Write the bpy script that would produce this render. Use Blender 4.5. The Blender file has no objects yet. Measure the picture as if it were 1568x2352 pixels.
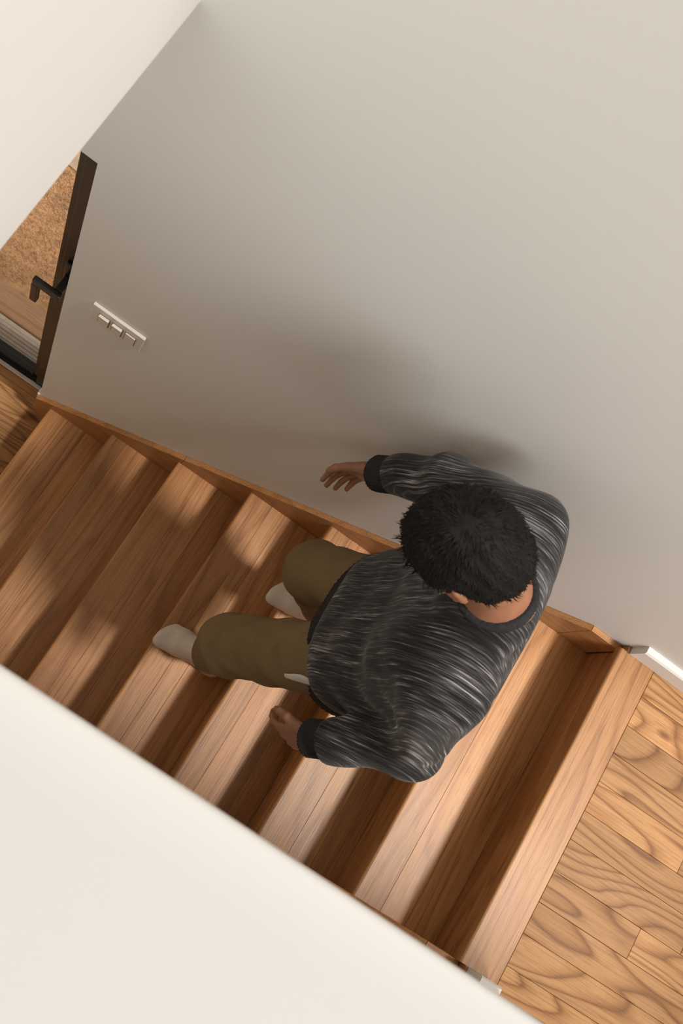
import bpy, bmesh, math, random
import numpy as np
from mathutils import Matrix, Vector

# ------------------------------------------------------------------ camera, light, exposure
scene = bpy.context.scene
COL = scene.collection
CAM_C = (0.31073, -0.04867, 4.15535)
CAM_R = ((0.8013416, 0.5089214, 0.3144051), (0.5689392, -0.8107669, -0.1377143), (0.1848235, 0.2892336, -0.9392466))   # rows: image right, image down, forward
cam_data = bpy.data.cameras.new('camera')
cam = bpy.data.objects.new('camera', cam_data)
COL.objects.link(cam)
r0, r1, r2 = [Vector(r) for r in CAM_R]
m = Matrix.Identity(4)
for i in range(3):
    m[i][0] = r0[i]; m[i][1] = -r1[i]; m[i][2] = -r2[i]; m[i][3] = CAM_C[i]
cam.matrix_world = m
cam_data.sensor_fit = 'VERTICAL'
cam_data.sensor_height = 36.0
cam_data.sensor_width = 24.0
cam_data.lens = 38.9239
cam_data.clip_start = 0.02
cam_data.dof.use_dof = True
cam_data.dof.focus_distance = 2.75
cam_data.dof.aperture_fstop = 7.0
scene.camera = cam

scene.view_settings.view_transform = 'Standard'
scene.view_settings.look = 'None'
scene.view_settings.gamma = 1.0
scene.view_settings.use_curve_mapping = False
scene.view_settings.exposure = 0.06

world = bpy.data.worlds.new('world')
scene.world = world
world.use_nodes = True
wb = world.node_tree.nodes['Background']
wb.inputs[0].default_value = (1.0, 0.84, 0.66, 1)
wb.inputs[1].default_value = 0.45

def area_light(name, loc, target, sx, sy, power, col):
    d = bpy.data.lights.new(name, 'AREA')
    d.shape = 'RECTANGLE'; d.size = sx; d.size_y = sy; d.energy = power; d.color = col
    o = bpy.data.objects.new(name, d); COL.objects.link(o)
    o.location = loc
    o.rotation_euler = (Vector(target) - Vector(loc)).to_track_quat('-Z', 'Y').to_euler()
    return o
# hazy sun entering through the roof window over the upper floor
sd = bpy.data.lights.new('hazy_sun', 'SUN')
sd.energy = 2.75; sd.angle = math.radians(6.0); sd.color = (1.0, 0.93, 0.84)
so = bpy.data.objects.new('hazy_sun', sd); COL.objects.link(so)
so.location = (3.0, 0.1, 7.5)
so.rotation_euler = Vector((-0.42, 0.02, -1.0)).to_track_quat('-Z', 'Y').to_euler()
# daylight from the big window of the room on the open side
area_light('room_window_daylight', (3.4, -2.55, 6.9), (0.7, 0.8, 2.1), 2.0, 2.0, 182, (0.96, 0.98, 1.0))

# ------------------------------------------------------------------ stair measurements (metres)
G = 0.2295        # going
H = 0.2086        # rise
OV = 0.0248       # nosing overhang
YW = 0.873        # far wall plane
YS = 0.8565       # inner face of the wall stringer
YN = -0.030       # inner face of the near wall
YNS = -0.010      # inner face of the near stringer
ZU = 8 * H        # upper floor level
XB = 1.7187       # back edge of landing nosing board
XC = -0.053       # end of the far wall (door corner)

# ------------------------------------------------------------------ materials
def new_mat(name):
    mt = bpy.data.materials.new(name); mt.use_nodes = True
    nt = mt.node_tree
    return mt, nt, nt.nodes['Principled BSDF']

def N(nt, typ, **kw):
    n = nt.nodes.new(typ)
    for k, v in kw.items():
        setattr(n, k, v)
    return n

def mathn(nt, op, a, b=None, c=None):
    n = nt.nodes.new('ShaderNodeMath'); n.operation = op
    for i, v in enumerate((a, b, c)):
        if v is None: continue
        if isinstance(v, (int, float)): n.inputs[i].default_value = v
        else: nt.links.new(v, n.inputs[i])
    return n.outputs[0]

def ramp(nt, fac, stops, interp='LINEAR'):
    n = nt.nodes.new('ShaderNodeValToRGB'); n.color_ramp.interpolation = interp
    els = n.color_ramp.elements
    while len(els) < len(stops): els.new(0.5)
    for e, (p, c) in zip(els, stops):
        e.position = p; e.color = (*c, 1) if len(c) == 3 else c
    nt.links.new(fac, n.inputs[0])
    return n.outputs[0]

def mix(nt, fac, a, b, mode='MIX'):
    n = nt.nodes.new('ShaderNodeMix'); n.data_type = 'RGBA'; n.blend_type = mode
    for s, v in ((n.inputs[0], fac), (n.inputs[6], a), (n.inputs[7], b)):
        if isinstance(v, (int, float)): s.default_value = v
        elif isinstance(v, tuple): s.default_value = (*v, 1)
        else: nt.links.new(v, s)
    return n.outputs[2]

def coords(nt, scale, rnd=True, offset=(0, 0, 0)):
    tc = N(nt, 'ShaderNodeTexCoord')
    out = tc.outputs['Object']
    if rnd:
        oi = N(nt, 'ShaderNodeObjectInfo')
        cm = N(nt, 'ShaderNodeCombineXYZ')
        nt.links.new(mathn(nt, 'MULTIPLY', oi.outputs['Random'], 37.0), cm.inputs[0])
        nt.links.new(mathn(nt, 'MULTIPLY', oi.outputs['Random'], 91.0), cm.inputs[1])
        nt.links.new(mathn(nt, 'MULTIPLY', oi.outputs['Random'], 53.0), cm.inputs[2])
        ad = N(nt, 'ShaderNodeVectorMath', operation='ADD')
        nt.links.new(out, ad.inputs[0]); nt.links.new(cm.outputs[0], ad.inputs[1])
        out = ad.outputs[0]
    mp = N(nt, 'ShaderNodeMapping')
    mp.inputs['Scale'].default_value = scale
    mp.inputs['Location'].default_value = offset
    nt.links.new(out, mp.inputs[0])
    return mp.outputs[0]

def noise(nt, vec, scale=1.0, detail=2.0, rough=0.5, dist=0.0):
    n = N(nt, 'ShaderNodeTexNoise')
    n.inputs['Scale'].default_value = scale; n.inputs['Detail'].default_value = detail
    n.inputs['Roughness'].default_value = rough; n.inputs['Distortion'].default_value = dist
    nt.links.new(vec, n.inputs['Vector'])
    return n.outputs['Fac']

def wood(name, axis, light, mid, dark, rings=11.0, ring_mix=0.55, rough=0.38, knots=True, tone=0.25, spec=0.5, cross=7.0, along=0.75, wob=0.02):
    """boards with cathedral grain running along the given axis"""
    mt, nt, bs = new_mat(name)
    def sc(l, w):
        v = [w, w, w]; v[axis] = l
        return tuple(v)
    base = noise(nt, coords(nt, sc(along, cross)), 1.0, 1.2, 0.45, 0.25)
    fine = noise(nt, coords(nt, sc(4.0, 210.0)), 1.0, 3.0, 0.6)
    pore = noise(nt, coords(nt, sc(16.0, 520.0), offset=(3, 7, 1)), 1.0, 2.0, 0.5)
    blotch = noise(nt, coords(nt, sc(1.3, 6.0), offset=(9, 2, 5)), 1.0, 2.0, 0.5)
    rg = mathn(nt, 'MULTIPLY_ADD', fine, wob, base)
    rg = mathn(nt, 'FRACT', mathn(nt, 'MULTIPLY', rg, rings))
    ringcol = ramp(nt, rg, [(0.0, mid), (0.12, light), (0.50, light), (0.78, mid), (0.93, dark), (1.0, mid)])
    plain = ramp(nt, blotch, [(0.3, mid), (0.7, light)])
    col = mix(nt, ring_mix, plain, ringcol)
    fcol = ramp(nt, fine, [(0.30, (0.62, 0.56, 0.50)), (0.55, (1, 1, 1)), (0.75, (1.10, 1.09, 1.07))])
    col = mix(nt, 0.75, col, fcol, 'MULTIPLY')
    pcol = ramp(nt, pore, [(0.30, (0.50, 0.42, 0.34)), (0.42, (1, 1, 1))])
    col = mix(nt, 0.55, col, pcol, 'MULTIPLY')
    if knots:
        vo = N(nt, 'ShaderNodeTexVoronoi')
        vo.inputs['Scale'].default_value = 1.0
        nt.links.new(coords(nt, sc(2.2, 5.5), offset=(4, 1, 8)), vo.inputs['Vector'])
        kc = ramp(nt, vo.outputs['Distance'], [(0.0, (0.16, 0.09, 0.05)), (0.028, (0.35, 0.22, 0.13)), (0.075, (1, 1, 1))])
        col = mix(nt, 0.8, col, kc, 'MULTIPLY')
    oi = N(nt, 'ShaderNodeObjectInfo')
    tn = mathn(nt, 'MULTIPLY_ADD', oi.outputs['Random'], 2 * tone, 1.0 - tone)
    hsv = N(nt, 'ShaderNodeHueSaturation')
    nt.links.new(col, hsv.inputs['Color']); nt.links.new(tn, hsv.inputs['Value'])
    nt.links.new(hsv.outputs[0], bs.inputs['Base Color'])
    rr = mathn(nt, 'MULTIPLY_ADD', fine, 0.22, rough - 0.11)
    nt.links.new(rr, bs.inputs['Roughness'])
    bs.inputs['Specular IOR Level'].default_value = spec
    bp = N(nt, 'ShaderNodeBump')
    bp.inputs['Strength'].default_value = 0.22; bp.inputs['Distance'].default_value = 0.0012
    nt.links.new(mathn(nt, 'ADD', fine, mathn(nt, 'MULTIPLY', pore, 0.7)), bp.inputs['Height'])
    nt.links.new(bp.outputs[0], bs.inputs['Normal'])
    return mt

OAK_L, OAK_M, OAK_D = (0.54, 0.270, 0.105), (0.42, 0.185, 0.060), (0.25, 0.095, 0.026)
ASH_L, ASH_M, ASH_D = (0.45, 0.240, 0.100), (0.355, 0.170, 0.060), (0.18, 0.070, 0.020)
M_TREAD = wood('oak tread', 1, OAK_L, OAK_M, OAK_D, rings=10, ring_mix=0.50, rough=0.37, tone=0.18, knots=True, spec=0.45, cross=8.0, along=0.55, wob=0.015)
M_RISER = wood('oak riser', 1, OAK_L, OAK_M, OAK_D, rings=10, ring_mix=0.50, rough=0.42, tone=0.12)
M_STRING = wood('oak stringer', 0, OAK_L, OAK_M, OAK_D, rings=7, ring_mix=0.35, rough=0.45, tone=0.08, knots=False)
M_ASH = wood('ash floor board', 0, ASH_L, ASH_M, ASH_D, rings=13, ring_mix=0.85, rough=0.52, tone=0.21, spec=0.3, cross=8.0, along=1.2, wob=0.006)
M_DECK = wood('weathered deck board', 0, (0.50, 0.30, 0.20), (0.42, 0.24, 0.15), (0.30, 0.16, 0.10), rings=8, rough=0.7)

def paint(name, col, rough=0.6, bump=0.04):
    mt, nt, bs = new_mat(name)
    n1 = noise(nt, coords(nt, (1, 1, 1), rnd=False), 1.6, 3, 0.5)
    c = ramp(nt, n1, [(0.3, tuple(x * 0.975 for x in col)), (0.7, col)])
    nt.links.new(c, bs.inputs['Base Color'])
    bs.inputs['Roughness'].default_value = rough
    bs.inputs['Specular IOR Level'].default_value = 0.25
    n2 = noise(nt, coords(nt, (1, 1, 1), rnd=False), 260, 3, 0.6)
    bp = N(nt, 'ShaderNodeBump'); bp.inputs['Strength'].default_value = bump; bp.inputs['Distance'].default_value = 0.001
    nt.links.new(n2, bp.inputs['Height']); nt.links.new(bp.outputs[0], bs.inputs['Normal'])
    return mt
M_WALL = paint('white wall paint', (0.79, 0.775, 0.745))
M_TRIM = paint('white trim paint', (0.82, 0.81, 0.79), 0.4, 0.01)
M_PLASTIC = paint('white plastic', (0.78, 0.74, 0.69), 0.35, 0.0)
M_GREYPL = paint('grey plastic gap', (0.25, 0.20, 0.16), 0.5, 0.0)

def simple(name, col, rough=0.5, metal=0.0, spec=0.5, nscale=40, amt=0.12):
    mt, nt, bs = new_mat(name)
    n1 = noise(nt, coords(nt, (1, 1, 1), rnd=False), nscale, 3, 0.55)
    c = ramp(nt, n1, [(0.25, tuple(x * (1 - amt) for x in col)), (0.75, tuple(min(1, x * (1 + amt)) for x in col))])
    nt.links.new(c, bs.inputs['Base Color'])
    bs.inputs['Roughness'].default_value = rough; bs.inputs['Metallic'].default_value = metal
    bs.inputs['Specular IOR Level'].default_value = spec
    return mt
M_FRAME = simple('dark bronze frame', (0.014, 0.009, 0.006), 0.38)
M_BLACK = simple('black metal', (0.008, 0.008, 0.009), 0.35)
M_ALU = simple('pale aluminium sill', (0.62, 0.58, 0.56), 0.45, 0.2)
M_SOIL = simple('dry brown ground', (0.50, 0.30, 0.17), 0.95, 0, 0.1, 25, 0.45)
M_GRASS = simple('dry brown grass', (0.66, 0.42, 0.25), 0.9, 0, 0.1, 60, 0.5)
M_PATH = simple('pale path', (0.55, 0.42, 0.33), 0.9, 0, 0.1)

M_GLASS, nt, bs = new_mat('clear glass')
nt.nodes.remove(bs)
tr = N(nt, 'ShaderNodeBsdfTransparent'); gl = N(nt, 'ShaderNodeBsdfGlossy'); gl.inputs['Roughness'].default_value = 0.02
lw = N(nt, 'ShaderNodeLayerWeight'); lw.inputs[0].default_value = 0.5
frs = mathn(nt, 'MULTIPLY_ADD', mathn(nt, 'POWER', lw.outputs['Facing'], 5.0), 0.7, 0.025)
ms = N(nt, 'ShaderNodeMixShader')
tr.inputs[0].default_value = (0.97, 0.98, 0.97, 1)
nt.links.new(frs, ms.inputs[0]); nt.links.new(tr.outputs[0], ms.inputs[1]); nt.links.new(gl.outputs[0], ms.inputs[2])
nt.links.new(ms.outputs[0], nt.nodes['Material Output'].inputs[0])

# ------------------------------------------------------------------ object helpers
def link(name, me, mat, parent=None):
    o = bpy.data.objects.new(name, me); COL.objects.link(o)
    if mat is not None and not me.materials: me.materials.append(mat)
    if parent is not None: o.parent = parent
    return o

def tag(o, label=None, cat=None, group=None, kind=None):
    if label: o['label'] = label
    if cat: o['category'] = cat
    if group: o['group'] = group
    if kind: o['kind'] = kind
    return o

def empty(name, loc=(0, 0, 0)):
    o = bpy.data.objects.new(name, None); COL.objects.link(o); o.location = loc
    o.empty_display_size = 0.1
    return o

def bm_obj(name, bm, mat, parent=None, smooth=False):
    bmesh.ops.recalc_face_normals(bm, faces=bm.faces[:])
    me = bpy.data.meshes.new(name); bm.to_mesh(me); bm.free()
    if smooth:
        for p in me.polygons: p.use_smooth = True
    return link(name, me, mat, parent)

def add_box(bm, lo, hi, bev=0.0, seg=1):
    vs = [bm.verts.new((x, y, z)) for x in (lo[0], hi[0]) for y in (lo[1], hi[1]) for z in (lo[2], hi[2])]
    fs = [bm.faces.new([vs[i] for i in f]) for f in ((0, 1, 3, 2), (4, 6, 7, 5), (0, 4, 5, 1), (2, 3, 7, 6), (0, 2, 6, 4), (1, 5, 7, 3))]
    if bev > 0:
        es = list({e for f in fs for e in f.edges})
        bmesh.ops.bevel(bm, geom=es, offset=bev, segments=seg, affect='EDGES', profile=0.6)

def box(name, lo, hi, mat, parent=None, bev=0.0, seg=1):
    bm = bmesh.new(); add_box(bm, lo, hi, bev, seg)
    return bm_obj(name, bm, mat, parent)

def prism(name, poly, axis, a, b, mat, parent=None, bev=0.0):
    """polygon (2-D) extruded along an axis; poly in the two other axes in order"""
    bm = bmesh.new()
    def P(p, t):
        v = list(p); v.insert(axis, t); return v
    A = [bm.verts.new(P(p, a)) for p in poly]; B = [bm.verts.new(P(p, b)) for p in poly]
    bm.faces.new(A); bm.faces.new(B[::-1])
    n = len(poly)
    for i in range(n):
        bm.faces.new((A[i], B[i], B[(i + 1) % n], A[(i + 1) % n]))
    if bev > 0:
        bmesh.ops.bevel(bm, geom=bm.edges[:], offset=bev, segments=2, affect='EDGES', profile=0.6)
    return bm_obj(name, bm, mat, parent)

rng = random.Random(5)

# ------------------------------------------------------------------ the setting
w = prism('wall_far', [(XC, -0.3), (4.2, -0.3), (4.2, 7.0), (-0.2, 7.0), (-0.2, 3.0), (-1.6, 3.0), (-1.6, 2.098), (XC, 2.098)], 1, YW, YW + 0.20, M_WALL)
tag(w, 'tall off-white plaster wall beside the staircase', kind='structure')
w = prism('wall_left', [(-0.62, 2.745), (YW, 2.745), (YW, 7.0), (-0.62, 7.0)], 0, -0.20, 0.034, M_WALL)
tag(w, 'white wall hanging over the foot of the stairs', kind='structure')
# near half wall with a wide flat top
bm = bmesh.new()
def near_y(x): return -0.0310 - 0.0195 * (x - 0.325)
top = 3.25
xs = (-0.2, 1.694)
vs = []
for x in xs:
    yi = near_y(x)
    vs.append([bm.verts.new(c) for c in ((x, YN, -0.3), (x, YN, 1.9), (x, yi, 3.0), (x, yi, top), (x, -0.62, top), (x, -0.62, -0.3))])
n = len(vs[0])
for i in range(n):
    bm.faces.new((vs[0][i], vs[1][i], vs[1][(i + 1) % n], vs[0][(i + 1) % n]))
bm.faces.new(vs[0]); bm.faces.new(vs[1][::-1])
es = [e for e in bm.edges if all(abs(v.co.z - top) < 1e-6 and v.co.y > -0.2 for v in e.verts)]
bmesh.ops.bevel(bm, geom=es, offset=0.006, segments=3, affect='EDGES', profile=0.5)
w = bm_obj('wall_near', bm, M_WALL)
tag(w, 'white half wall with a wide flat top beside the stairs', kind='structure')

# sloped ceiling with the roof window opening over the upper floor
def roof_z(x): return 6.98 - 0.50 * x
bm = bmesh.new()
def slab(x0, x1, y0, y1):
    v = []
    for x in (x0, x1):
        for y in (y0, y1):
            for dz in (0, 0.18):
                v.append(bm.verts.new((x, y, roof_z(x) + dz)))
    for f in ((0, 1, 3, 2), (4, 6, 7, 5), (0, 4, 5, 1), (2, 3, 7, 6), (0, 2, 6, 4), (1, 5, 7, 3)):
        bm.faces.new([v[i] for i in f])
OX0, OX1, OY0, OY1 = 1.0, 3.75, -0.02, 0.855
slab(-0.2, OX0, -0.62, YW); slab(OX1, 4.2, -0.62, YW); slab(OX0, OX1, -0.62, OY0); slab(OX0, OX1, OY1, YW)
tag(bm_obj('ceiling', bm, M_WALL), 'white sloping ceiling under the roof', kind='structure')
w1 = bm = None
win = empty('window_1', (3.00, 0.14, roof_z(3.00)))
tag(win, 'roof window over the upper floor', kind='structure')
bm = bmesh.new()
def strip(x0, x1, y0, y1):
    v = []
    for x in (x0, x1):
        for y in (y0, y1):
            for dz in (0.02, 0.15):
                v.append(bm.verts.new((x - 3.00, y - 0.14, roof_z(x) + dz - roof_z(3.00))))
    for f in ((0, 1, 3, 2), (4, 6, 7, 5), (0, 4, 5, 1), (2, 3, 7, 6), (0, 2, 6, 4), (1, 5, 7, 3)):
        bm.faces.new([v[i] for i in f])
fw = 0.02
strip(OX0, OX1, OY0, OY0 + fw); strip(OX0, OX1, OY1 - fw, OY1); strip(OX0, OX0 + fw, OY0, OY1); strip(OX1 - fw, OX1, OY0, OY1)
bm_obj('window_frame', bm, M_TRIM, win)

# upper floor: base slab, boards
fl = box('floor', (1.745, -1.9, ZU - 0.25), (3.3, YW, ZU - 0.0155), M_SOIL)
tag(fl, 'ash board floor at the top of the stairs', kind='structure')
PW = 0.0823
box('subfloor', (1.66, YN + 0.001, ZU - 0.25), (1.7445, YW - 0.001, ZU - 0.031), M_SOIL, fl)
ends = {0: [2.6], 1: [2.75], 2: [2.45], 3: [2.9], 4: [2.24], 5: [2.026], 6: [2.75], 7: [2.13], 8: [2.0], 9: [2.5], 10: [2.35], 11: [2.65]}
ybound = [0.8565, 0.7786, 0.6945, 0.6145, 0.534, 0.4514, 0.373, 0.2856, 0.204, 0.1216, 0.038, -0.0285] + [-0.0285 - PW * j for j in range(1, 22)]
for i in range(len(ybound) - 1):
    y1, y0 = ybound[i], ybound[i + 1]
    if i == 0: y1 = YW - 0.001
    cuts = [XB + 0.0006] + ends.get(i + 1 if i else 0, [2.5]) + [3.28]
    if i > 10: cuts = [1.72, 2.1 + 0.9 * ((i * 0.618) % 1), 3.28]
    if i == 4: cuts = [XB + 0.0006, 2.026, 3.28]
    if i == 6: cuts = [XB + 0.0006, 2.13, 3.28]
    if i == 7: cuts = [XB + 0.0006, 2.0, 3.28]
    if i in (5, 8, 9): cuts = [XB + 0.0006, 2.4 + 0.07 * i, 3.28]
    for a, b in zip(cuts[:-1], cuts[1:]):
        box('plank', (a + 0.0004, y0 + 0.0004, ZU - 0.015), (b - 0.0004, y1 - 0.0004, ZU + rng.uniform(-0.0003, 0.0003)), M_ASH, fl, 0.0008)

# lower floor
fl2 = box('floor_lower', (-1.6, YN, -0.2), (0.6, 0.972, -0.0155), M_SOIL)
tag(fl2, 'oak board floor at the foot of the stairs by the glass door', kind='structure')
y = 0.905
k = 0
box('plank', (-1.58, 0.9055, -0.015), (XC - 0.012, 0.934, 0.001), M_STRING, fl2, 0.001)
while y > -0.02:
    y0 = max(y - PW, YN + 0.001)
    off = -0.55 - 0.37 * ((k * 0.618) % 1)
    x_end = 0.30 if y < YW + 1e-6 else XC - 0.006
    if y > YW + 1e-6:
        y0 = YW - 0.0
    for a, b in ((-1.58, off), (off, x_end)):
        box('plank', (a + 0.0004, y0 + 0.0004, -0.015), (b - 0.0004, y - 0.0004, rng.uniform(-0.0003, 0.0003)), M_ASH, fl2, 0.0008)
    y = y0; k += 1

# baseboards with a bevelled end beside the top step
def baseboard(name, y_wall, y_face, label, x_end=3.28):
    s = 1 if y_face > y_wall else -1
    t = abs(y_face - y_wall)
    z0, z1 = ZU + 0.001, ZU + 0.077
    poly = [(y_wall, z0), (y_face, z0), (y_face, z1 - 0.006), (y_face - s * 0.004, z1), (y_wall, z1)]
    o = prism(name, poly, 0, 1.634, x_end, M_TRIM, None, 0.0)
    tag(o, label, kind='structure')
    return o
baseboard('baseboard_far', YW, YW - 0.020, 'white baseboard on the upper floor along the far wall')
baseboard('baseboard_near', YN, YN + 0.018, 'short white baseboard on the upper floor along the half wall', 1.692)
# white corner strip where the far wall ends at the glass door
tag(box('trim_1', (XC - 0.010, YW - 0.004, 0.001), (XC - 0.0005, YW + 0.02, 0.235), M_TRIM, None, 0.003, 2),
    'narrow white corner strip at the end of the wall by the glass door', kind='structure')

# ------------------------------------------------------------------ staircase
st = empty('staircase', (0.8, 0.42, 0))
tag(st, 'straight oak staircase climbing between a tall wall and a half wall', 'staircase')
st_inv = (-0.8, -0.42, 0)
def place(o):
    """meshes are modelled in place; shift the data so that they hang from the staircase origin"""
    o.location = st_inv
    return o

TT = 0.030
def nosed(x0, x1, zt, y0, y1, name, mat, parent, tt=TT, nose=True):
    """board whose front edge (x0) is rounded over"""
    r = 0.007
    poly = []
    if nose:
        for i in range(6):
            a = math.pi / 2 * i / 5
            poly.append((x0 + r - r * math.cos(a), zt - r + r * math.sin(a)))
    else:
        poly += [(x0, zt - 0.0006), (x0 + 0.0006, zt)]
    poly += [(x1 - 0.0006, zt), (x1, zt - 0.0006), (x1, zt - tt)]
    if nose:
        poly += [(x0 + 0.004, zt - tt), (x0, zt - tt + 0.004)]
    else:
        poly += [(x0, zt - tt)]
    return prism(name, poly, 1, y0, y1, mat, parent)

stave_cuts = [(0.075, 0.150), (0.060, 0.165), (0.095, 0.175), (0.080, 0.130), (0.070, 0.150), (0.100, 0.170), (0.085, 0.160)]
for k in range(7):
    zt = (k + 1) * H
    x0 = k * G; x1 = (k + 1) * G + OV - 0.0005
    c1, c2 = stave_cuts[k]
    # core board under the glued staves
    tr_o = place(box('tread', (x0 + 0.02, YNS + 0.0005, zt - TT), (x1, YS - 0.0005, zt - 0.0125), M_TREAD, st))
    a = nosed(x0, x0 + c1 - 0.0002, zt, YNS + 0.0003, YS - 0.0003, 'stave', M_TREAD, tr_o)
    # keep the front stave clear of the core board
    nosed(x0 + c1 + 0.0002, x0 + c2 - 0.0002, zt, YNS + 0.0003, YS - 0.0003, 'stave', M_TREAD, tr_o, 0.012, False)
    nosed(x0 + c2 + 0.0002, x1, zt, YNS + 0.0003, YS - 0.0003, 'stave', M_TREAD, tr_o, 0.012, False)
for k in range(8):
    z0 = k * H + 0.0005; z1 = (k + 1) * H - TT - 0.0003
    xr = k * G + OV
    zs = z0 + (z1 - z0) * (0.45 + 0.1 * ((k * 37) % 5) / 5)
    yr0, yr1 = (YNS + 0.0005, YS - 0.0005) if k < 7 else (YN + 0.0005, YW - 0.0005)
    rz = place(box('riser', (xr + 0.004, yr0, z0 - (0.04 if k else 0)), (xr + 0.016, yr1, z1), M_RISER, st))
    box('stave', (xr, YNS + 0.0003, z0 - (0.03 if k else 0)), (xr + 0.0038, YS - 0.0003, zs - 0.0002), M_RISER, rz, 0.0003)
    box('stave', (xr, YNS + 0.0003, zs + 0.0002), (xr + 0.0038, YS - 0.0003, z1), M_RISER, rz, 0.0003)
place(nosed(7 * G, XB, ZU, YNS - 0.001, YS - 0.0003, 'landing_nosing', M_TREAD, st))
place(box('landing_nosing', (1.626, YS, ZU - TT), (XB, YW - 0.0005, ZU), M_TREAD, st))
place(box('landing_nosing', (1.626, YN + 0.0005, ZU - TT), (XB, YNS - 0.0015, ZU), M_TREAD, st))
def ztop(x): return 0.262 + 0.8985 * x
def stringer(y0, y1):
    xa, xb, xc, xd = XC - 0.006, 0.468, 1.528, 1.6255
    def lower(x): return max(0.0005, ztop(x) - 0.33)
    segs = [(xa, xb - 0.0005), (xb + 0.0005, xc - 0.0006)]
    for a, b in segs:
        poly = [(a, lower(a)), (0.05, 0.0005)] if a < 0 else [(a, lower(a))]
        poly += [(b, lower(b)), (b, ztop(b)), (a, ztop(a))]
        place(prism('stringer', poly, 1, y0, y1, M_STRING, st, 0.0012))
    place(prism('stringer', [(xc + 0.0006, 1.30), (xd, 1.30), (xd, 1.634), (xc + 0.0006, 1.635)], 1, y0, y1, M_STRING, st, 0.0012))
stringer(YS, YW - 0.0005)
stringer(YN + 0.0005, YNS)

# ------------------------------------------------------------------ wall switch
sw = empty('light_switch', (0.105, YW, 1.36))
tag(sw, 'white three-gang rocker switch plate on the wall above the stairs', 'light switch')
SX0, SX1, SZ0, SZ1 = 0.0275, 0.183, 1.300, 1.418
def swbox(name, lo, hi, mat, parent, bev=0.0):
    bm = bmesh.new(); add_box(bm, lo, hi, bev, 2)
    for v in bm.verts: v.co -= Vector((0.105, YW, 1.36))
    return bm_obj(name, bm, mat, parent)
pl = swbox('plate', (SX0, YW - 0.010, SZ0), (SX1, YW - 0.0004, SZ1), M_PLASTIC, sw, 0.003)
zc = (SZ0 + SZ1) / 2
for i in range(3):
    cx = SX0 + 0.040 + i * 0.0395
    swbox('bezel', (cx - 0.0165, YW - 0.0115, zc - 0.032), (cx + 0.0165, YW - 0.0098, zc + 0.032), M_GREYPL, sw)
    bm = bmesh.new()
    tilt = 0.006 if i < 2 else 0.0015
    poly = [(YW - 0.0116, zc - 0.030), (YW - 0.0135, zc - 0.030), (YW - 0.0145, zc - 0.002), (YW - 0.0135 - tilt, zc + 0.030), (YW - 0.0116, zc + 0.030)]
    o = prism('rocker', [(a - YW, b - 1.36) for a, b in poly], 0, cx - 0.0145 - 0.105, cx + 0.0145 - 0.105, M_PLASTIC, sw, 0.0006)

# ------------------------------------------------------------------ glass door at the foot of the stairs
YD = 0.950
dr = empty('door_1', (-0.6, YD, 0))
tag(dr, 'dark framed glass door beside the foot of the stairs', kind='structure')
def dbox(name, lo, hi, mat, parent=dr, bev=0.002):
    bm = bmesh.new(); add_box(bm, lo, hi, bev, 1)
    for v in bm.verts: v.co -= Vector((-0.6, YD, 0))
    return bm_obj(name, bm, mat, parent)
dbox('frame_post', (-0.112, YD, 0.002), (XC + 0.03, YD + 0.06, 2.09), M_FRAME)
dbox('frame_head', (-1.15, YD, 2.092), (XC + 0.03, YD + 0.06, 2.14), M_FRAME)
dbox('door_stile', (-0.131, YD + 0.012, 0.062), (-0.1125, YD + 0.05, 2.088), M_FRAME)
dbox('bottom_rail', (-1.15, YD + 0.012, 0.012), (-0.132, YD + 0.05, 0.060), M_BLACK)
dbox('bottom_track', (-1.15, YD + 0.002, 0.002), (-0.113, YD + 0.058, 0.011), M_BLACK)
dbox('sill_strip', (-1.15, YD - 0.016, 0.002), (-0.066, YD - 0.0005, 0.014), M_ALU)
dbox('glass_pane', (-1.15, YD + 0.028, 0.061), (-0.132, YD + 0.034, 2.088), M_GLASS, dr, 0)
sl = dbox('outer_sill', (-1.15, YD + 0.0605, -0.04), (-0.06, YD + 0.145, -0.002), M_ALU)
for i in range(5):
    dbox('sill_rib', (-1.15, YD + 0.072 + i * 0.014, -0.0018), (-0.06, YD + 0.079 + i * 0.014, 0.002), M_ALU, dr, 0.0008)
hd = dbox('handle', (-0.098, YD - 0.012, 1.165), (-0.064, YD - 0.0003, 1.335), M_BLACK, dr, 0.003)
def hpart(name, lo, hi, bev):
    bm = bmesh.new(); add_box(bm, lo, hi, bev, 2)
    for v in bm.verts: v.co -= Vector((-0.6, YD, 0))
    return bm_obj(name, bm, M_BLACK, hd)
hpart('spindle', (-0.092, YD - 0.060, 1.230), (-0.070, YD - 0.0115, 1.256), 0.003)
hpart('lever', (-0.150, YD - 0.078, 1.227), (-0.066, YD - 0.0605, 1.259), 0.004)
hpart('grip', (-0.151, YD - 0.0785, 1.10), (-0.129, YD - 0.060, 1.2265), 0.004)

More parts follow.
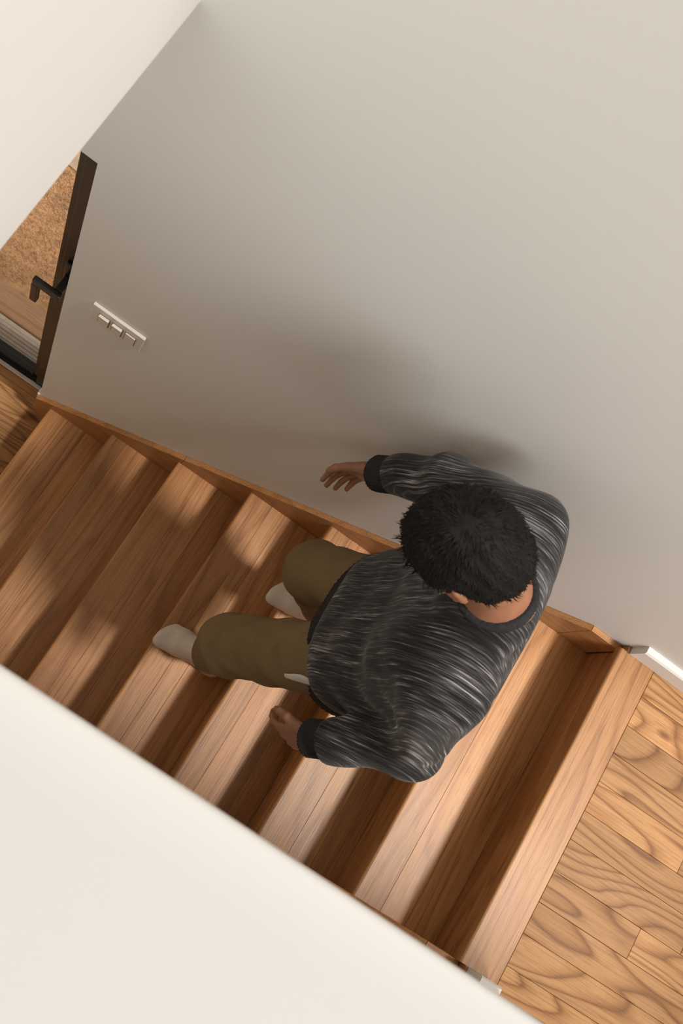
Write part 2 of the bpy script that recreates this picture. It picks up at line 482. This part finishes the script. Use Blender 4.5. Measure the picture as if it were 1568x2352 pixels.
# outside
tag(box('ground', (-2.2, 1.09, -0.35), (0.4, 3.4, -0.06), M_SOIL), 'dry brown ground outside the glass door', kind='structure')
tag(box('deck_board', (-2.2, 1.105, -0.0595), (0.4, 1.205, -0.012), M_DECK, None, 0.003), 'weathered wooden board on the ground outside the glass door', 'deck board')
tag(prism('path', [(-2.2, 1.86), (0.4, 1.70), (0.4, 2.6), (-2.2, 2.6)], 2, -0.0595, -0.045, M_PATH), 'pale path beyond the dry grass outside', kind='structure')
gv, gf = [], []
for i in range(16000):
    x = rng.uniform(-1.0, 0.0); yy = rng.uniform(1.24, 1.86)
    a = rng.uniform(0, 6.283); L = rng.uniform(0.012, 0.03); lean = rng.uniform(0.2, 1.2)
    c, s_ = math.cos(a), math.sin(a)
    wd = 0.0016
    b = len(gv)
    gv += [(x - s_ * wd, yy + c * wd, -0.06), (x + s_ * wd, yy - c * wd, -0.06), (x + c * L * math.sin(lean), yy + s_ * L * math.sin(lean), -0.06 + L * math.cos(lean))]
    gf.append((b, b + 1, b + 2))
me = bpy.data.meshes.new('dry_grass'); me.from_pydata(gv, [], gf)
tag(link('dry_grass', me, M_GRASS), 'short dry brown grass outside the glass door', 'grass', kind='stuff')

# ------------------------------------------------------------------ person walking down (surface-net meshes from blended volumes)
class Field:
    def __init__(s, lo, hi, res):
        s.lo = np.array(lo, float); s.res = res
        s.n = np.ceil((np.array(hi) - s.lo) / res).astype(int) + 1
        s.d = np.full(s.n, 0.5, np.float32)
        s.ax = [(s.lo[i] + res * np.arange(s.n[i])).astype(np.float32) for i in range(3)]
    def region(s, lo, hi):
        a = np.clip(np.floor((np.array(lo) - s.lo) / s.res).astype(int), 0, s.n)
        b = np.clip(np.ceil((np.array(hi) - s.lo) / s.res).astype(int) + 1, 0, s.n)
        sl = tuple(slice(int(x), int(y)) for x, y in zip(a, b))
        X, Y, Z = np.meshgrid(*[s.ax[i][sl[i]] for i in range(3)], indexing='ij')
        return sl, X, Y, Z
    def blend(s, sl, d, k, sub=False):
        o = s.d[sl]
        if sub:
            d = -d
            h = np.clip(0.5 + 0.5 * (d - o) / k, 0, 1)
            s.d[sl] = o * (1 - h) + d * h + k * h * (1 - h)
        else:
            h = np.clip(0.5 + 0.5 * (o - d) / k, 0, 1)
            s.d[sl] = o * (1 - h) + d * h - k * h * (1 - h)
    def cone(s, a, b, ra, rb, k=0.02, flat=None, sub=False):
        """tapered capsule; flat=(axis vector, factor) squeezes it along an axis"""
        a = np.array(a, float); b = np.array(b, float)
        R = max(ra, rb) + 2 * k + 3 * s.res
        sl, X, Y, Z = s.region(np.minimum(a, b) - R, np.maximum(a, b) + R)
        if X.size == 0: return
        v = b - a; L2 = max(v @ v, 1e-9)
        px, py, pz = X - a[0], Y - a[1], Z - a[2]
        t = np.clip((px * v[0] + py * v[1] + pz * v[2]) / L2, 0, 1)
        qx, qy, qz = px - t * v[0], py - t * v[1], pz - t * v[2]
        if flat is not None:
            f = np.array(flat[0], float); f /= np.linalg.norm(f)
            c = (qx * f[0] + qy * f[1] + qz * f[2]) * (1 / flat[1] - 1)
            qx, qy, qz = qx + c * f[0], qy + c * f[1], qz + c * f[2]
        d = np.sqrt(qx * qx + qy * qy + qz * qz) - (ra + (rb - ra) * t)
        if flat is not None: d = d * flat[1] if flat[1] < 1 else d
        s.blend(sl, d.astype(np.float32), k, sub)
    def ell(s, c, axes, r, k=0.02, sub=False):
        c = np.array(c, float); R = max(r) + 2 * k + 3 * s.res
        sl, X, Y, Z = s.region(c - R, c + R)
        if X.size == 0: return
        X, Y, Z = X - c[0], Y - c[1], Z - c[2]
        q = [(X * a[0] + Y * a[1] + Z * a[2]) for a in axes]
        k0 = np.sqrt(sum((qi / ri) ** 2 for qi, ri in zip(q, r)))
        k1 = np.sqrt(sum((qi / (ri * ri)) ** 2 for qi, ri in zip(q, r)))
        d = k0 * (k0 - 1) / np.maximum(k1, 1e-6)
        s.blend(sl, d.astype(np.float32), k, sub)
    def grid(s):
        return np.meshgrid(*s.ax, indexing='ij')
    def cut(s, p, n, soft=0.004):
        """keep the side where (x-p).n < 0"""
        n = np.array(n, float); n /= np.linalg.norm(n)
        X, Y, Z = s.grid()
        d = ((X - p[0]) * n[0] + (Y - p[1]) * n[1] + (Z - p[2]) * n[2]).astype(np.float32)
        h = np.clip(0.5 - 0.5 * (s.d - d) / soft, 0, 1)
        s.d = s.d * (1 - h) + d * h + soft * h * (1 - h)
    def mesh(s, name, mat, parent, shift=(0, 0, 0)):
        d = s.d; ins = d < 0
        nx, ny, nz = d.shape
        c = np.zeros((nx - 1, ny - 1, nz - 1), np.int8)
        for i in (0, 1):
            for j in (0, 1):
                for k in (0, 1):
                    c += ins[i:nx - 1 + i, j:ny - 1 + j, k:nz - 1 + k]
        act = (c > 0) & (c < 8)
        idx = -np.ones(act.shape, np.int64)
        ci = np.argwhere(act); idx[act] = np.arange(len(ci))
        P = np.zeros((len(ci), 3)); W = np.zeros(len(ci))
        corners = [(i, j, k) for i in (0, 1) for j in (0, 1) for k in (0, 1)]
        val = {q: d[ci[:, 0] + q[0], ci[:, 1] + q[1], ci[:, 2] + q[2]].astype(float) for q in corners}
        for q in corners:
            for ax in range(3):
                if q[ax] == 0:
                    q2 = list(q); q2[ax] = 1; q2 = tuple(q2)
                    a, b = val[q], val[q2]
                    x = (a < 0) != (b < 0)
                    t = np.where(x, a / np.where(x, a - b, 1), 0)
                    pt = np.array(q, float)[None, :] + t[:, None] * np.eye(3)[ax][None, :]
                    P += pt * x[:, None]; W += x
        P = (P / W[:, None] + ci) * s.res + s.lo - np.array(shift)
        faces = []
        for ax in range(3):
            o = [u for u in range(3) if u != ax]
            sl0 = [slice(None)] * 3; sl1 = [slice(None)] * 3
            sl0[ax] = slice(0, -1); sl1[ax] = slice(1, None)
            ch = ins[tuple(sl0)] != ins[tuple(sl1)]
            e = np.argwhere(ch)
            e = e[(e[:, o[0]] > 0) & (e[:, o[1]] > 0) & (e[:, o[0]] < d.shape[o[0]] - 1) & (e[:, o[1]] < d.shape[o[1]] - 1)]
            def at(du, dv):
                q = e.copy(); q[:, o[0]] -= du; q[:, o[1]] -= dv
                return idx[q[:, 0], q[:, 1], q[:, 2]]
            F = np.stack([at(1, 1), at(0, 1), at(0, 0), at(1, 0)], 1)
            inside = ins[e[:, 0], e[:, 1], e[:, 2]]
            flip = inside if ax != 1 else ~inside
            F[~flip] = F[~flip][:, ::-1]
            faces.append(F[(F >= 0).all(1)])
        F = np.concatenate(faces)
        me = bpy.data.meshes.new(name)
        me.vertices.add(len(P)); me.vertices.foreach_set('co', P.astype(np.float32).ravel())
        me.loops.add(len(F) * 4); me.loops.foreach_set('vertex_index', F.astype(np.int32).ravel())
        me.polygons.add(len(F)); me.polygons.foreach_set('loop_start', np.arange(0, len(F) * 4, 4, dtype=np.int32))
        me.update(calc_edges=True); me.validate()
        me.polygons.foreach_set('use_smooth', np.ones(len(me.polygons), bool))
        return link(name, me, mat, parent)

V = lambda *a: np.array(a, float)
BASE = (0.97, 0.49, 4 * H)
person = empty('person', BASE)
tag(person, 'person in a grey marled sweater and khaki trousers stepping down the stairs', 'person')

# joints, facing -X (down the stairs); right hand side is +Y
hipR, kneeR, ankR = V(1.04, .585, 1.83), V(.860, .600, 1.50), V(1.030, .605, 1.125)
hipL, kneeL, ankL = V(1.03, .425, 1.83), V(.792, .345, 1.38), V(.842, .350, .925)
T4, T3 = 5 * H, 4 * H
pelvis, chest, neckb = V(1.035, .505, 1.86), V(1.015, .53, 2.18), V(.965, .535, 2.375)
shR, shL = V(1.000, .716, 2.302), V(1.020, .360, 2.285)
elR, wrR = V(.890, .795, 2.045), V(.808, .800, 1.835)
elL, wrL = V(1.115, .288, 2.030), V(1.000, .224, 1.805)
pitch, yaw = math.radians(50), math.radians(-6)
hf = V(-math.cos(pitch) * math.cos(yaw), math.sin(yaw) * math.cos(pitch), -math.sin(pitch))
hl = V(math.sin(yaw), math.cos(yaw), 0) * 1.0          # person's right (+Y)
hu = np.cross(hf, -hl); hu = hu if hu[2] > 0 else -hu
hc = V(.838, .530, 2.520)
HA = (hf, hl, hu)
def hp(f, l, u): return hc + f * hf + l * hl + u * hu

# ---- skin, cloth, hair materials
M_SKIN, nt, bs = new_mat('skin')
n1 = noise(nt, coords(nt, (1, 1, 1), rnd=False), 35, 3, 0.5)
nt.links.new(ramp(nt, n1, [(0.3, (0.30, 0.130, 0.072)), (0.7, (0.37, 0.170, 0.098))]), bs.inputs['Base Color'])
bs.inputs['Roughness'].default_value = 0.5
bs.inputs['Subsurface Weight'].default_value = 0.12
bs.inputs['Subsurface Radius'].default_value = (0.01, 0.004, 0.002)

M_KNIT, nt, bs = new_mat('marled grey knit')
wale = noise(nt, coords(nt, (8, 300, 8), rnd=False), 1, 3, 0.6)
fleck = noise(nt, coords(nt, (22, 620, 22), rnd=False, offset=(5, 3, 1)), 1, 2, 0.5)
big = noise(nt, coords(nt, (7, 16, 7), rnd=False, offset=(1, 9, 4)), 1, 2, 0.5)
mm = mathn(nt, 'ADD', mathn(nt, 'MULTIPLY', wale, 0.62), mathn(nt, 'ADD', mathn(nt, 'MULTIPLY', fleck, 0.30), mathn(nt, 'MULTIPLY', big, 0.22)))
kc = ramp(nt, mm, [(0.46, (0.008, 0.008, 0.0085)), (0.575, (0.028, 0.027, 0.029)), (0.66, (0.12, 0.116, 0.125)), (0.75, (0.52, 0.50, 0.53))])
nt.links.new(kc, bs.inputs['Base Color'])
bs.inputs['Roughness'].default_value = 0.9; bs.inputs['Specular IOR Level'].default_value = 0.15
bs.inputs['Sheen Weight'].default_value = 0.15
bp = N(nt, 'ShaderNodeBump'); bp.inputs['Strength'].default_value = 0.25; bp.inputs['Distance'].default_value = 0.0015
nt.links.new(wale, bp.inputs['Height']); nt.links.new(bp.outputs[0], bs.inputs['Normal'])

def cloth(name, col, scale=600, amt=0.18, rough=0.9):
    mt, nt, bs = new_mat(name)
    a = noise(nt, coords(nt, (1, 1, 1), rnd=False), scale, 2, 0.6)
    b = noise(nt, coords(nt, (1, 1, 1), rnd=False), 14, 3, 0.5)
    c = ramp(nt, mathn(nt, 'ADD', mathn(nt, 'MULTIPLY', a, 0.5), mathn(nt, 'MULTIPLY', b, 0.5)),
             [(0.3, tuple(x * (1 - amt) for x in col)), (0.7, tuple(x * (1 + amt) for x in col))])
    nt.links.new(c, bs.inputs['Base Color'])
    bs.inputs['Roughness'].default_value = rough; bs.inputs['Specular IOR Level'].default_value = 0.15
    bp = N(nt, 'ShaderNodeBump'); bp.inputs['Strength'].default_value = 0.25; bp.inputs['Distance'].default_value = 0.001
    nt.links.new(a, bp.inputs['Height']); nt.links.new(bp.outputs[0], bs.inputs['Normal'])
    return mt
M_KHAKI = cloth('khaki cotton', (0.225, 0.155, 0.082))
M_SOCK = cloth('cream sock', (0.72, 0.62, 0.55), 300, 0.10)
M_CUFF = cloth('dark ribbed cuff', (0.030, 0.030, 0.032), 220, 0.4)
M_LINING = cloth('white pocket lining', (0.70, 0.66, 0.60), 400, 0.06)
M_HAIR = simple('black hair', (0.0050, 0.0042, 0.0038), 0.70, 0, 0.22, 180, 0.5)
M_EYE = simple('eye white', (0.75, 0.72, 0.68), 0.2)
M_LIP = simple('lip', (0.30, 0.10, 0.075), 0.5)

# ---- body: one continuous surface
B = Field((.58, .10, T3 - .01), (1.30, .872, 2.70), 0.0045)
# head
B.ell(hp(-.006, 0, .022), HA, (.094, .074, .086), .01)
B.ell(hp(.026, 0, -.045), HA, (.062, .056, .078), .035)
B.cone(hp(.035, 0, -.098), hp(.062, 0, -.100), .022, .018, .03)
B.cone(hp(.070, -.028, .008), hp(.070, .028, .008), .016, .016, .02)          # brow
B.cone(hp(.086, 0, .000), hp(.104, 0, -.036), .007, .011, .012)               # nose
B.cone(hp(.092, -.011, -.040), hp(.092, .011, -.040), .008, .008, .008)
B.ell(hp(.092, -.031, -.006), HA, (.014, .016, .011), .01, True)
B.ell(hp(.092, .031, -.006), HA, (.014, .016, .011), .01, True)
B.cone(hp(.080, -.016, -.068), hp(.080, .016, -.068), .007, .007, .012)       # lips
for sgn in (-1, 1):
    B.ell(hp(-.012, sgn * .078, -.012), (V(.97, 0, 0) * 0 + hf * .95 + hl * -sgn * .3, hl, hu), (.019, .008, .031), .006)
    B.cone(hp(-.022, sgn * .083, .008), hp(-.020, sgn * .080, -.030), .006, .006, .006)
    B.cone(hp(.002, sgn * .074, -.036), hp(.0, sgn * .078, -.040), .006, .006, .006)
# neck and trunk (kept inside the clothes)
B.cone(hp(-.030, 0, -.055), neckb + V(.02, 0, .0), .050, .056, .03)
B.cone(neckb + V(.02, 0, 0), chest, .06, .085, .05)
for a, b, r in ((V(1.02, .43, 2.20), V(1.01, .63, 2.20), .075), (V(1.03, .46, 2.05), V(1.03, .57, 2.05), .085), (V(1.035, .45, 1.88), V(1.035, .56, 1.88), .085)):
    B.cone(a, b, r, r, .06)
B.cone(shL, shR, .045, .045, .05)
for s0, e0, w0 in ((shR, elR, wrR), (shL, elL, wrL)):
    B.cone(s0, e0, .040, .033, .02); B.cone(e0, w0, .034, .024, .015)
for h0, k0, a0 in ((hipR, kneeR, ankR), (hipL, kneeL, ankL)):
    B.cone(h0, k0, .066, .046, .03); B.cone(k0, a0 + V(0, 0, .02), .045, .030, .02)
def foot(F, ank, zf, toe_x, yc, infl, toe_y=0.0):
    heel = V(ank[0] + .030, yc, zf + .034)
    F.cone(ank + V(0, 0, .03), heel, .031 + infl, .031 + infl, .02)
    F.cone(ank + V(-.01, 0, .0), V(toe_x + .085, yc + toe_y * .5, zf + .033), .034 + infl, .029 + infl, .025)
    F.cone(heel, V(toe_x + .075, yc - .012 + toe_y, zf + .028), .029 + infl, .025 + infl, .02)
    F.cone(heel, V(toe_x + .075, yc + .014 + toe_y, zf + .028), .029 + infl, .025 + infl, .02)
    for i, (dy, dx, r) in enumerate(((-.030, .000, .0155), (-.012, .002, .0120), (.003, .009, .0115), (.017, .018, .0110), (.029, .030, .0105))):
        sg = 1
        F.cone(V(toe_x + .075, yc + toe_y + dy * .8, zf + .026), V(toe_x + dx + r + .002, yc + toe_y + dy, zf + r + .003 + infl), .018 + infl * .5, r + infl, .010)
foot(B, ankR, T4 + .007, .866, .600, 0.0)
foot(B, ankL, T3 + .007, .686, .345, 0.0)
# hands: palm, four fingers and a thumb
def hand(F, wr, fdir, palm_n, thumb_side, curl):
    f = fdir / np.linalg.norm(fdir); n_ = palm_n - (palm_n @ f) * f; n_ /= np.linalg.norm(n_)
    sdir = np.cross(f, n_) ; sdir = sdir if sdir @ thumb_side > 0 else -sdir    # towards the thumb
    F.cone(wr - f * .03, wr + f * .012, .024, .024, .012, flat=(n_, .78))
    for o_ in (-.026, -.009, .009, .026):
        F.cone(wr + f * .010 + sdir * o_ * .6, wr + f * .084 + sdir * o_ * 1.05, .019, .0135, .010, flat=(n_, .80))
    lens = {.029: (.040, .024, .020), .0095: (.045, .028, .022), -.0100: (.041, .026, .021), -.029: (.032, .019, .018)}
    for o_, ls in lens.items():
        p = wr + f * .086 + sdir * o_; ang = 0.0
        spread = o_ * 2.2
        for j, L in enumerate(ls):
            ang += curl * (0.8 if j == 0 else 1.0)
            dirv = math.cos(ang) * (f + sdir * spread) + math.sin(ang) * n_
            q = p + dirv * L
            F.cone(p, q, .0088 - j * .0006, .0082 - j * .0006, .0035)
            p = q
    p0 = wr + f * .022 + sdir * .024
    p1 = p0 + f * .030 + sdir * .026 + n_ * .010
    p2 = p1 + f * .032 + sdir * .008 + n_ * .008
    p3 = p2 + f * .024 - sdir * .002 + n_ * .008
    F.cone(p0, p1, .015, .0115, .010); F.cone(p1, p2, .0110, .0098, .004); F.cone(p2, p3, .0098, .0082, .004)
hand(B, wrL + V(-.010, -.006, -.020), V(-.30, -.16, -.90), V(.25, .95, -.10), V(-1, 0, -.2), .34)
hand(B, wrR + V(-.012, .0, -.030), V(-.34, .02, -.94), V(.2, -.95, 0), V(-1, 0, -.2), .34)
body = B.mesh('body', M_SKIN, person, BASE)

# eyes, brows, lips
for sgn in (-1, 1):
    bm = bmesh.new(); bmesh.ops.create_uvsphere(bm, u_segments=16, v_segments=10, radius=.0115)
    c = hp(.0735, sgn * .031, -.006)
    for v in bm.verts: v.co += Vector(c - np.array(BASE))
    ey = bm_obj('eye', bm, M_EYE, person, True)
    bm = bmesh.new(); bmesh.ops.create_uvsphere(bm, u_segments=12, v_segments=8, radius=.006)
    c = hp(.0800, sgn * .031, -.008)
    for v in bm.verts: v.co += Vector(c - np.array(BASE))
    bm_obj('iris', bm, M_HAIR, ey, True)
    Bw = Field(hp(.084, sgn * .034, .012) - .04, hp(.084, sgn * .034, .012) + .04, 0.0025)
    Bw.cone(hp(.0835, sgn * .016, .012), hp(.0700, sgn * .048, .014), .0050, .0040, .004)
    Bw.mesh('eyebrow', M_HAIR, person, BASE)
Lp = Field(hp(.084, 0, -.068) - .04, hp(.084, 0, -.068) + .04, 0.0025)
Lp.cone(hp(.0845, -.018, -.066), hp(.0845, .018, -.066), .004, .004, .003)
Lp.cone(hp(.083, -.015, -.073), hp(.083, .015, -.073), .0042, .0042, .003)
Lp.mesh('lips', M_LIP, person, BASE)

# ---- hair: cap following the skull plus short locks
Hh = Field(hc - .16, hc + .16, 0.004)
Hh.ell(hp(-.010, 0, .026), HA, (.105, .085, .097), .01)
Hh.ell(hp(-.050, 0, -.030), HA, (.056, .064, .052), .03)
# forehead, face and the sides below the temples stay clear
Hh.cut(hp(.068, 0, .030), .80 * hf - .62 * hu, .010)
Hh.cut(hp(-.015, 0, -.030), .62 * hf - .80 * hu, .012)
Hh.cut(hp(-.060, 0, -.072), -.1 * hf - 1.0 * hu, .010)
X, Y, Z = Hh.grid()
Hh.d += (0.0022 * np.sin(95 * X + 40 * Y) * np.sin(110 * Y - 30 * Z) + 0.0016 * np.sin(210 * Y + 70 * X) * np.sin(160 * Z)).astype(np.float32)
hair = Hh.mesh('hair', M_HAIR, person, BASE)
hv = np.empty(len(hair.data.vertices) * 3, np.float32); hair.data.vertices.foreach_get('co', hv); hv = hv.reshape(-1, 3)
hn = np.empty_like(hv).ravel(); hair.data.vertices.foreach_get('normal', hn); hn = hn.reshape(-1, 3)
r_ = np.random.default_rng(3)
crown = hp(-.045, 0, .105) - np.array(BASE)
gv, gf = [], []
pick = r_.choice(len(hv), 5200)
for i in pick:
    p = hv[i].astype(float); nrm = hn[i].astype(float)
    rel = p + np.array(BASE) - hc
    if (p - (hc - np.array(BASE))) @ nrm < 0.02: continue
    away = p - crown; away -= (away @ nrm) * nrm
    L = np.linalg.norm(away); away = away / L if L > 1e-4 else V(1, 0, 0)
    t = away + r_.normal(0, .16, 3); t -= (t @ nrm) * nrm; t /= np.linalg.norm(t)
    sd = np.cross(nrm, t) * .0011
    ln = r_.uniform(.016, .032)
    q = p + t * ln * .6 + nrm * (.002 + r_.uniform(0, .0015) - (.6 * ln) ** 2 * 5.0); e = p + t * ln - nrm * (ln * ln * 5.0 - .0015)
    b = len(gv)
    gv += [p - sd - nrm * .002, p + sd - nrm * .002, q + sd * .8, q - sd * .8, e]
    gf += [(b, b + 1, b + 2, b + 3), (b + 3, b + 2, b + 4)]
me = bpy.data.meshes.new('hair_locks'); me.from_pydata([tuple(v) for v in gv], [], gf)
tag(link('hair_locks', me, M_HAIR, hair), kind='stuff')

# ---- socks
S = Field((.60, .25, T3 - .01), (1.16, .70, T4 + .26), 0.004)
foot(S, ankR, T4 + .0045, .862, .600, .0035)
foot(S, ankL, T3 + .0045, .682, .345, .0035)
S.cone(ankR + V(0, 0, -.01), ankR + (kneeR - ankR) * .30, .039, .040, .02)
S.cone(ankL + V(0, 0, -.01), ankL + (kneeL - ankL) * .30, .039, .040, .02)
S.cut((0, 0, T3 + .0012), (0, 0, -1), .002)
# split left and right foot into two socks
Sd = S.d.copy(); Xg, Yg, Zg = S.grid()
S.d = np.where((Yg > .475), Sd, 0.05).astype(np.float32); S.cut((0, 0, T4 + .0012), (0, 0, -1), .002)
S.mesh('sock', M_SOCK, person, BASE)
S.d = np.where((Yg < .475), Sd, 0.05).astype(np.float32); S.mesh('sock', M_SOCK, person, BASE)

# ---- trousers
Tn = Field((.66, .24, T3 + .02), (1.24, .74, 2.02), 0.0055)
for a, b, r in ((V(1.04, .440, 1.94), V(1.04, .575, 1.94), .102), (V(1.045, .425, 1.83), V(1.045, .590, 1.83), .108)):
    Tn.cone(a, b, r, r, .05)
for h0, k0, a0, oR in ((hipR, kneeR, ankR, 1), (hipL, kneeL, ankL, -1)):
    Tn.cone(h0, k0, .094, .076, .04)
    hem = a0 + (k0 - a0) * .16
    Tn.cone(k0, hem, .075, .059, .03)
X, Y, Z = Tn.grid()
Tn.d += (0.0028 * np.sin(62 * Z + 24 * Y + 18 * X) * np.sin(33 * Y + 11 * Z) + 0.002 * np.sin(48 * X - 70 * Z)).astype(np.float32)
for k0, a0, side in ((kneeR, ankR, 1), (kneeL, ankL, -1)):
    hem = a0 + (k0 - a0) * .17; nrm = (a0 - k0) / np.linalg.norm(a0 - k0)
    dd = ((X - hem[0]) * nrm[0] + (Y - hem[1]) * nrm[1] + (Z - hem[2]) * nrm[2])
    near = ((Y - .475) * side > 0) & (Z < 1.35)
    Tn.d = np.where(near, np.maximum(Tn.d, dd), Tn.d).astype(np.float32)
trousers = Tn.mesh('trousers', M_KHAKI, person, BASE)
# pale pocket lining showing at the left hip pocket
pk = Field((.84, .28, 1.60), (1.04, .42, 1.80), 0.003)
pd = (kneeL - hipL) / np.linalg.norm(kneeL - hipL)
pc = hipL + pd * .17
out = V(-.42, -.86, .30); out -= (out @ pd) * pd; out /= np.linalg.norm(out)
pk.cone(pc + out * .087 - pd * .05, pc + out * .085 + pd * .050, .016, .008, .004, flat=(out, .45))
pk.mesh('pocket_lining', M_LINING, trousers, BASE)

# ---- sweater
Sw = Field((.74, .10, 1.66), (1.30, .868, 2.46), 0.0055)
slices = [  # centre x, y, z, half width, depth radius
    (1.014, .505, 1.745, .064, .137), (1.016, .507, 1.82, .066, .136), (1.024, .510, 1.90, .066, .131), (1.034, .515, 1.98, .068, .128),
    (1.034, .520, 2.06, .080, .126), (1.026, .526, 2.14, .095, .122), (1.015, .530, 2.21, .105, .112)]
for x, y, z, hw, r in slices:
    Sw.cone(V(x, y - hw, z), V(x, y + hw, z), r, r, .04)
Sw.cone(shL + V(0, .03, -.010), shR + V(0, -.03, -.010), .068, .068, .05)
Sw.cone(neckb + V(.015, -.01, -.02), neckb + V(.015, .01, -.02), .078, .078, .04)
for s0 in (shR, shL):
    Sw.cone(neckb + V(.022, 0, -.022), s0 + V(.004, 0, -.012), .062, .058, .05)
for s0, e0, w0, bulge in ((shR, elR, wrR, .0), (shL, elL, wrL, .004)):
    Sw.cone(s0, e0, .064, .055 + bulge, .04)
    Sw.cone(e0, w0 + (e0 - w0) * .12, .056 + bulge, .046 + bulge, .03)
X, Y, Z = Sw.grid()
Sw.d += (0.0045 * np.sin(30 * Z + 3 * np.sin(9 * Y) + 9 * X) * np.sin(11 * Y + 9 * Z + 1) + 0.0012 * np.sin(46 * Z - 28 * X + 25 * Y)).astype(np.float32)
Sw.cut((1.03, .5, 1.702), (-.12, 0, -1), .010)
for e0, w0 in ((elR, wrR), (elL, wrL)):
    c0 = w0 + (e0 - w0) * .12; nr = (w0 - e0) / np.linalg.norm(w0 - e0)
    X, Y, Z = Sw.grid()
    dd = ((X - c0[0]) * nr[0] + (Y - c0[1]) * nr[1] + (Z - c0[2]) * nr[2])
    near = (np.sqrt((X - c0[0]) ** 2 + (Y - c0[1]) ** 2 + (Z - c0[2]) ** 2) < .085)
    Sw.d = np.where(near, np.maximum(Sw.d, dd), Sw.d).astype(np.float32)
# neck opening
nd = (hp(-.030, 0, -.055) - (neckb + V(.02, 0, 0))); nd /= np.linalg.norm(nd)
nc = neckb + V(.02, 0, 0) + nd * .035
Sw.cone(nc + nd * .01, nc + nd * .16, .064, .075, .012, sub=True)
sweater = Sw.mesh('sweater', M_KNIT, person, BASE)
def ring(F, c, axis, R, r, rib=0, amp=0.0, L=0.0):
    """rounded band about an axis"""
    sl, X, Y, Z = F.region(c - R - L - .05, c + R + L + .05)
    a = axis / np.linalg.norm(axis)
    px, py, pz = X - c[0], Y - c[1], Z - c[2]
    h = px * a[0] + py * a[1] + pz * a[2]
    qx, qy, qz = px - h * a[0], py - h * a[1], pz - h * a[2]
    u = np.cross(a, V(0, 0, 1)); u /= np.linalg.norm(u); v = np.cross(a, u)
    th = np.arctan2(qx * v[0] + qy * v[1] + qz * v[2], qx * u[0] + qy * u[1] + qz * u[2])
    rad = np.sqrt(qx * qx + qy * qy + qz * qz)
    hh = np.maximum(np.abs(h) - L, 0)
    d = np.sqrt((rad - R) ** 2 + hh ** 2) - r + amp * np.cos(rib * th)
    F.blend(sl, d.astype(np.float32), .004)
Cl = Field(nc - .13, nc + .13, 0.0035)
ring(Cl, nc - nd * .002, nd, .064, .009, 60, .0012, .007)
Cl.mesh('collar', M_CUFF, sweater, BASE)
for e0, w0 in ((elR, wrR), (elL, wrL)):
    ax = (w0 - e0) / np.linalg.norm(w0 - e0)
    c0 = w0 + (e0 - w0) * .02
    Cf = Field(c0 - .10, c0 + .10, 0.003)
    ring(Cf, c0, ax, .034, .0085, 34, .0016, .030)
    X, Y, Z = Cf.grid()
    Cf.mesh('cuff', M_CUFF, sweater, BASE)
hb = Field((.82, .26, 1.62), (1.22, .76, 1.75), 0.004)
X, Y, Z = hb.grid()
tt = np.clip((Y - .505) / .064, -1, 1) * .064 + .505
rad = np.sqrt((X - 1.014) ** 2 + (Y - tt) ** 2)
th = np.arctan2(X - 1.014, Y - .505)
hb.d = (np.sqrt((rad - .131) ** 2 + np.maximum(np.abs(Z - 1.690 + .12 * (X - 1.03)) - .022, 0) ** 2) - .010 + .0014 * np.cos(90 * th)).astype(np.float32)
hb.mesh('hem_band', M_CUFF, sweater, BASE)
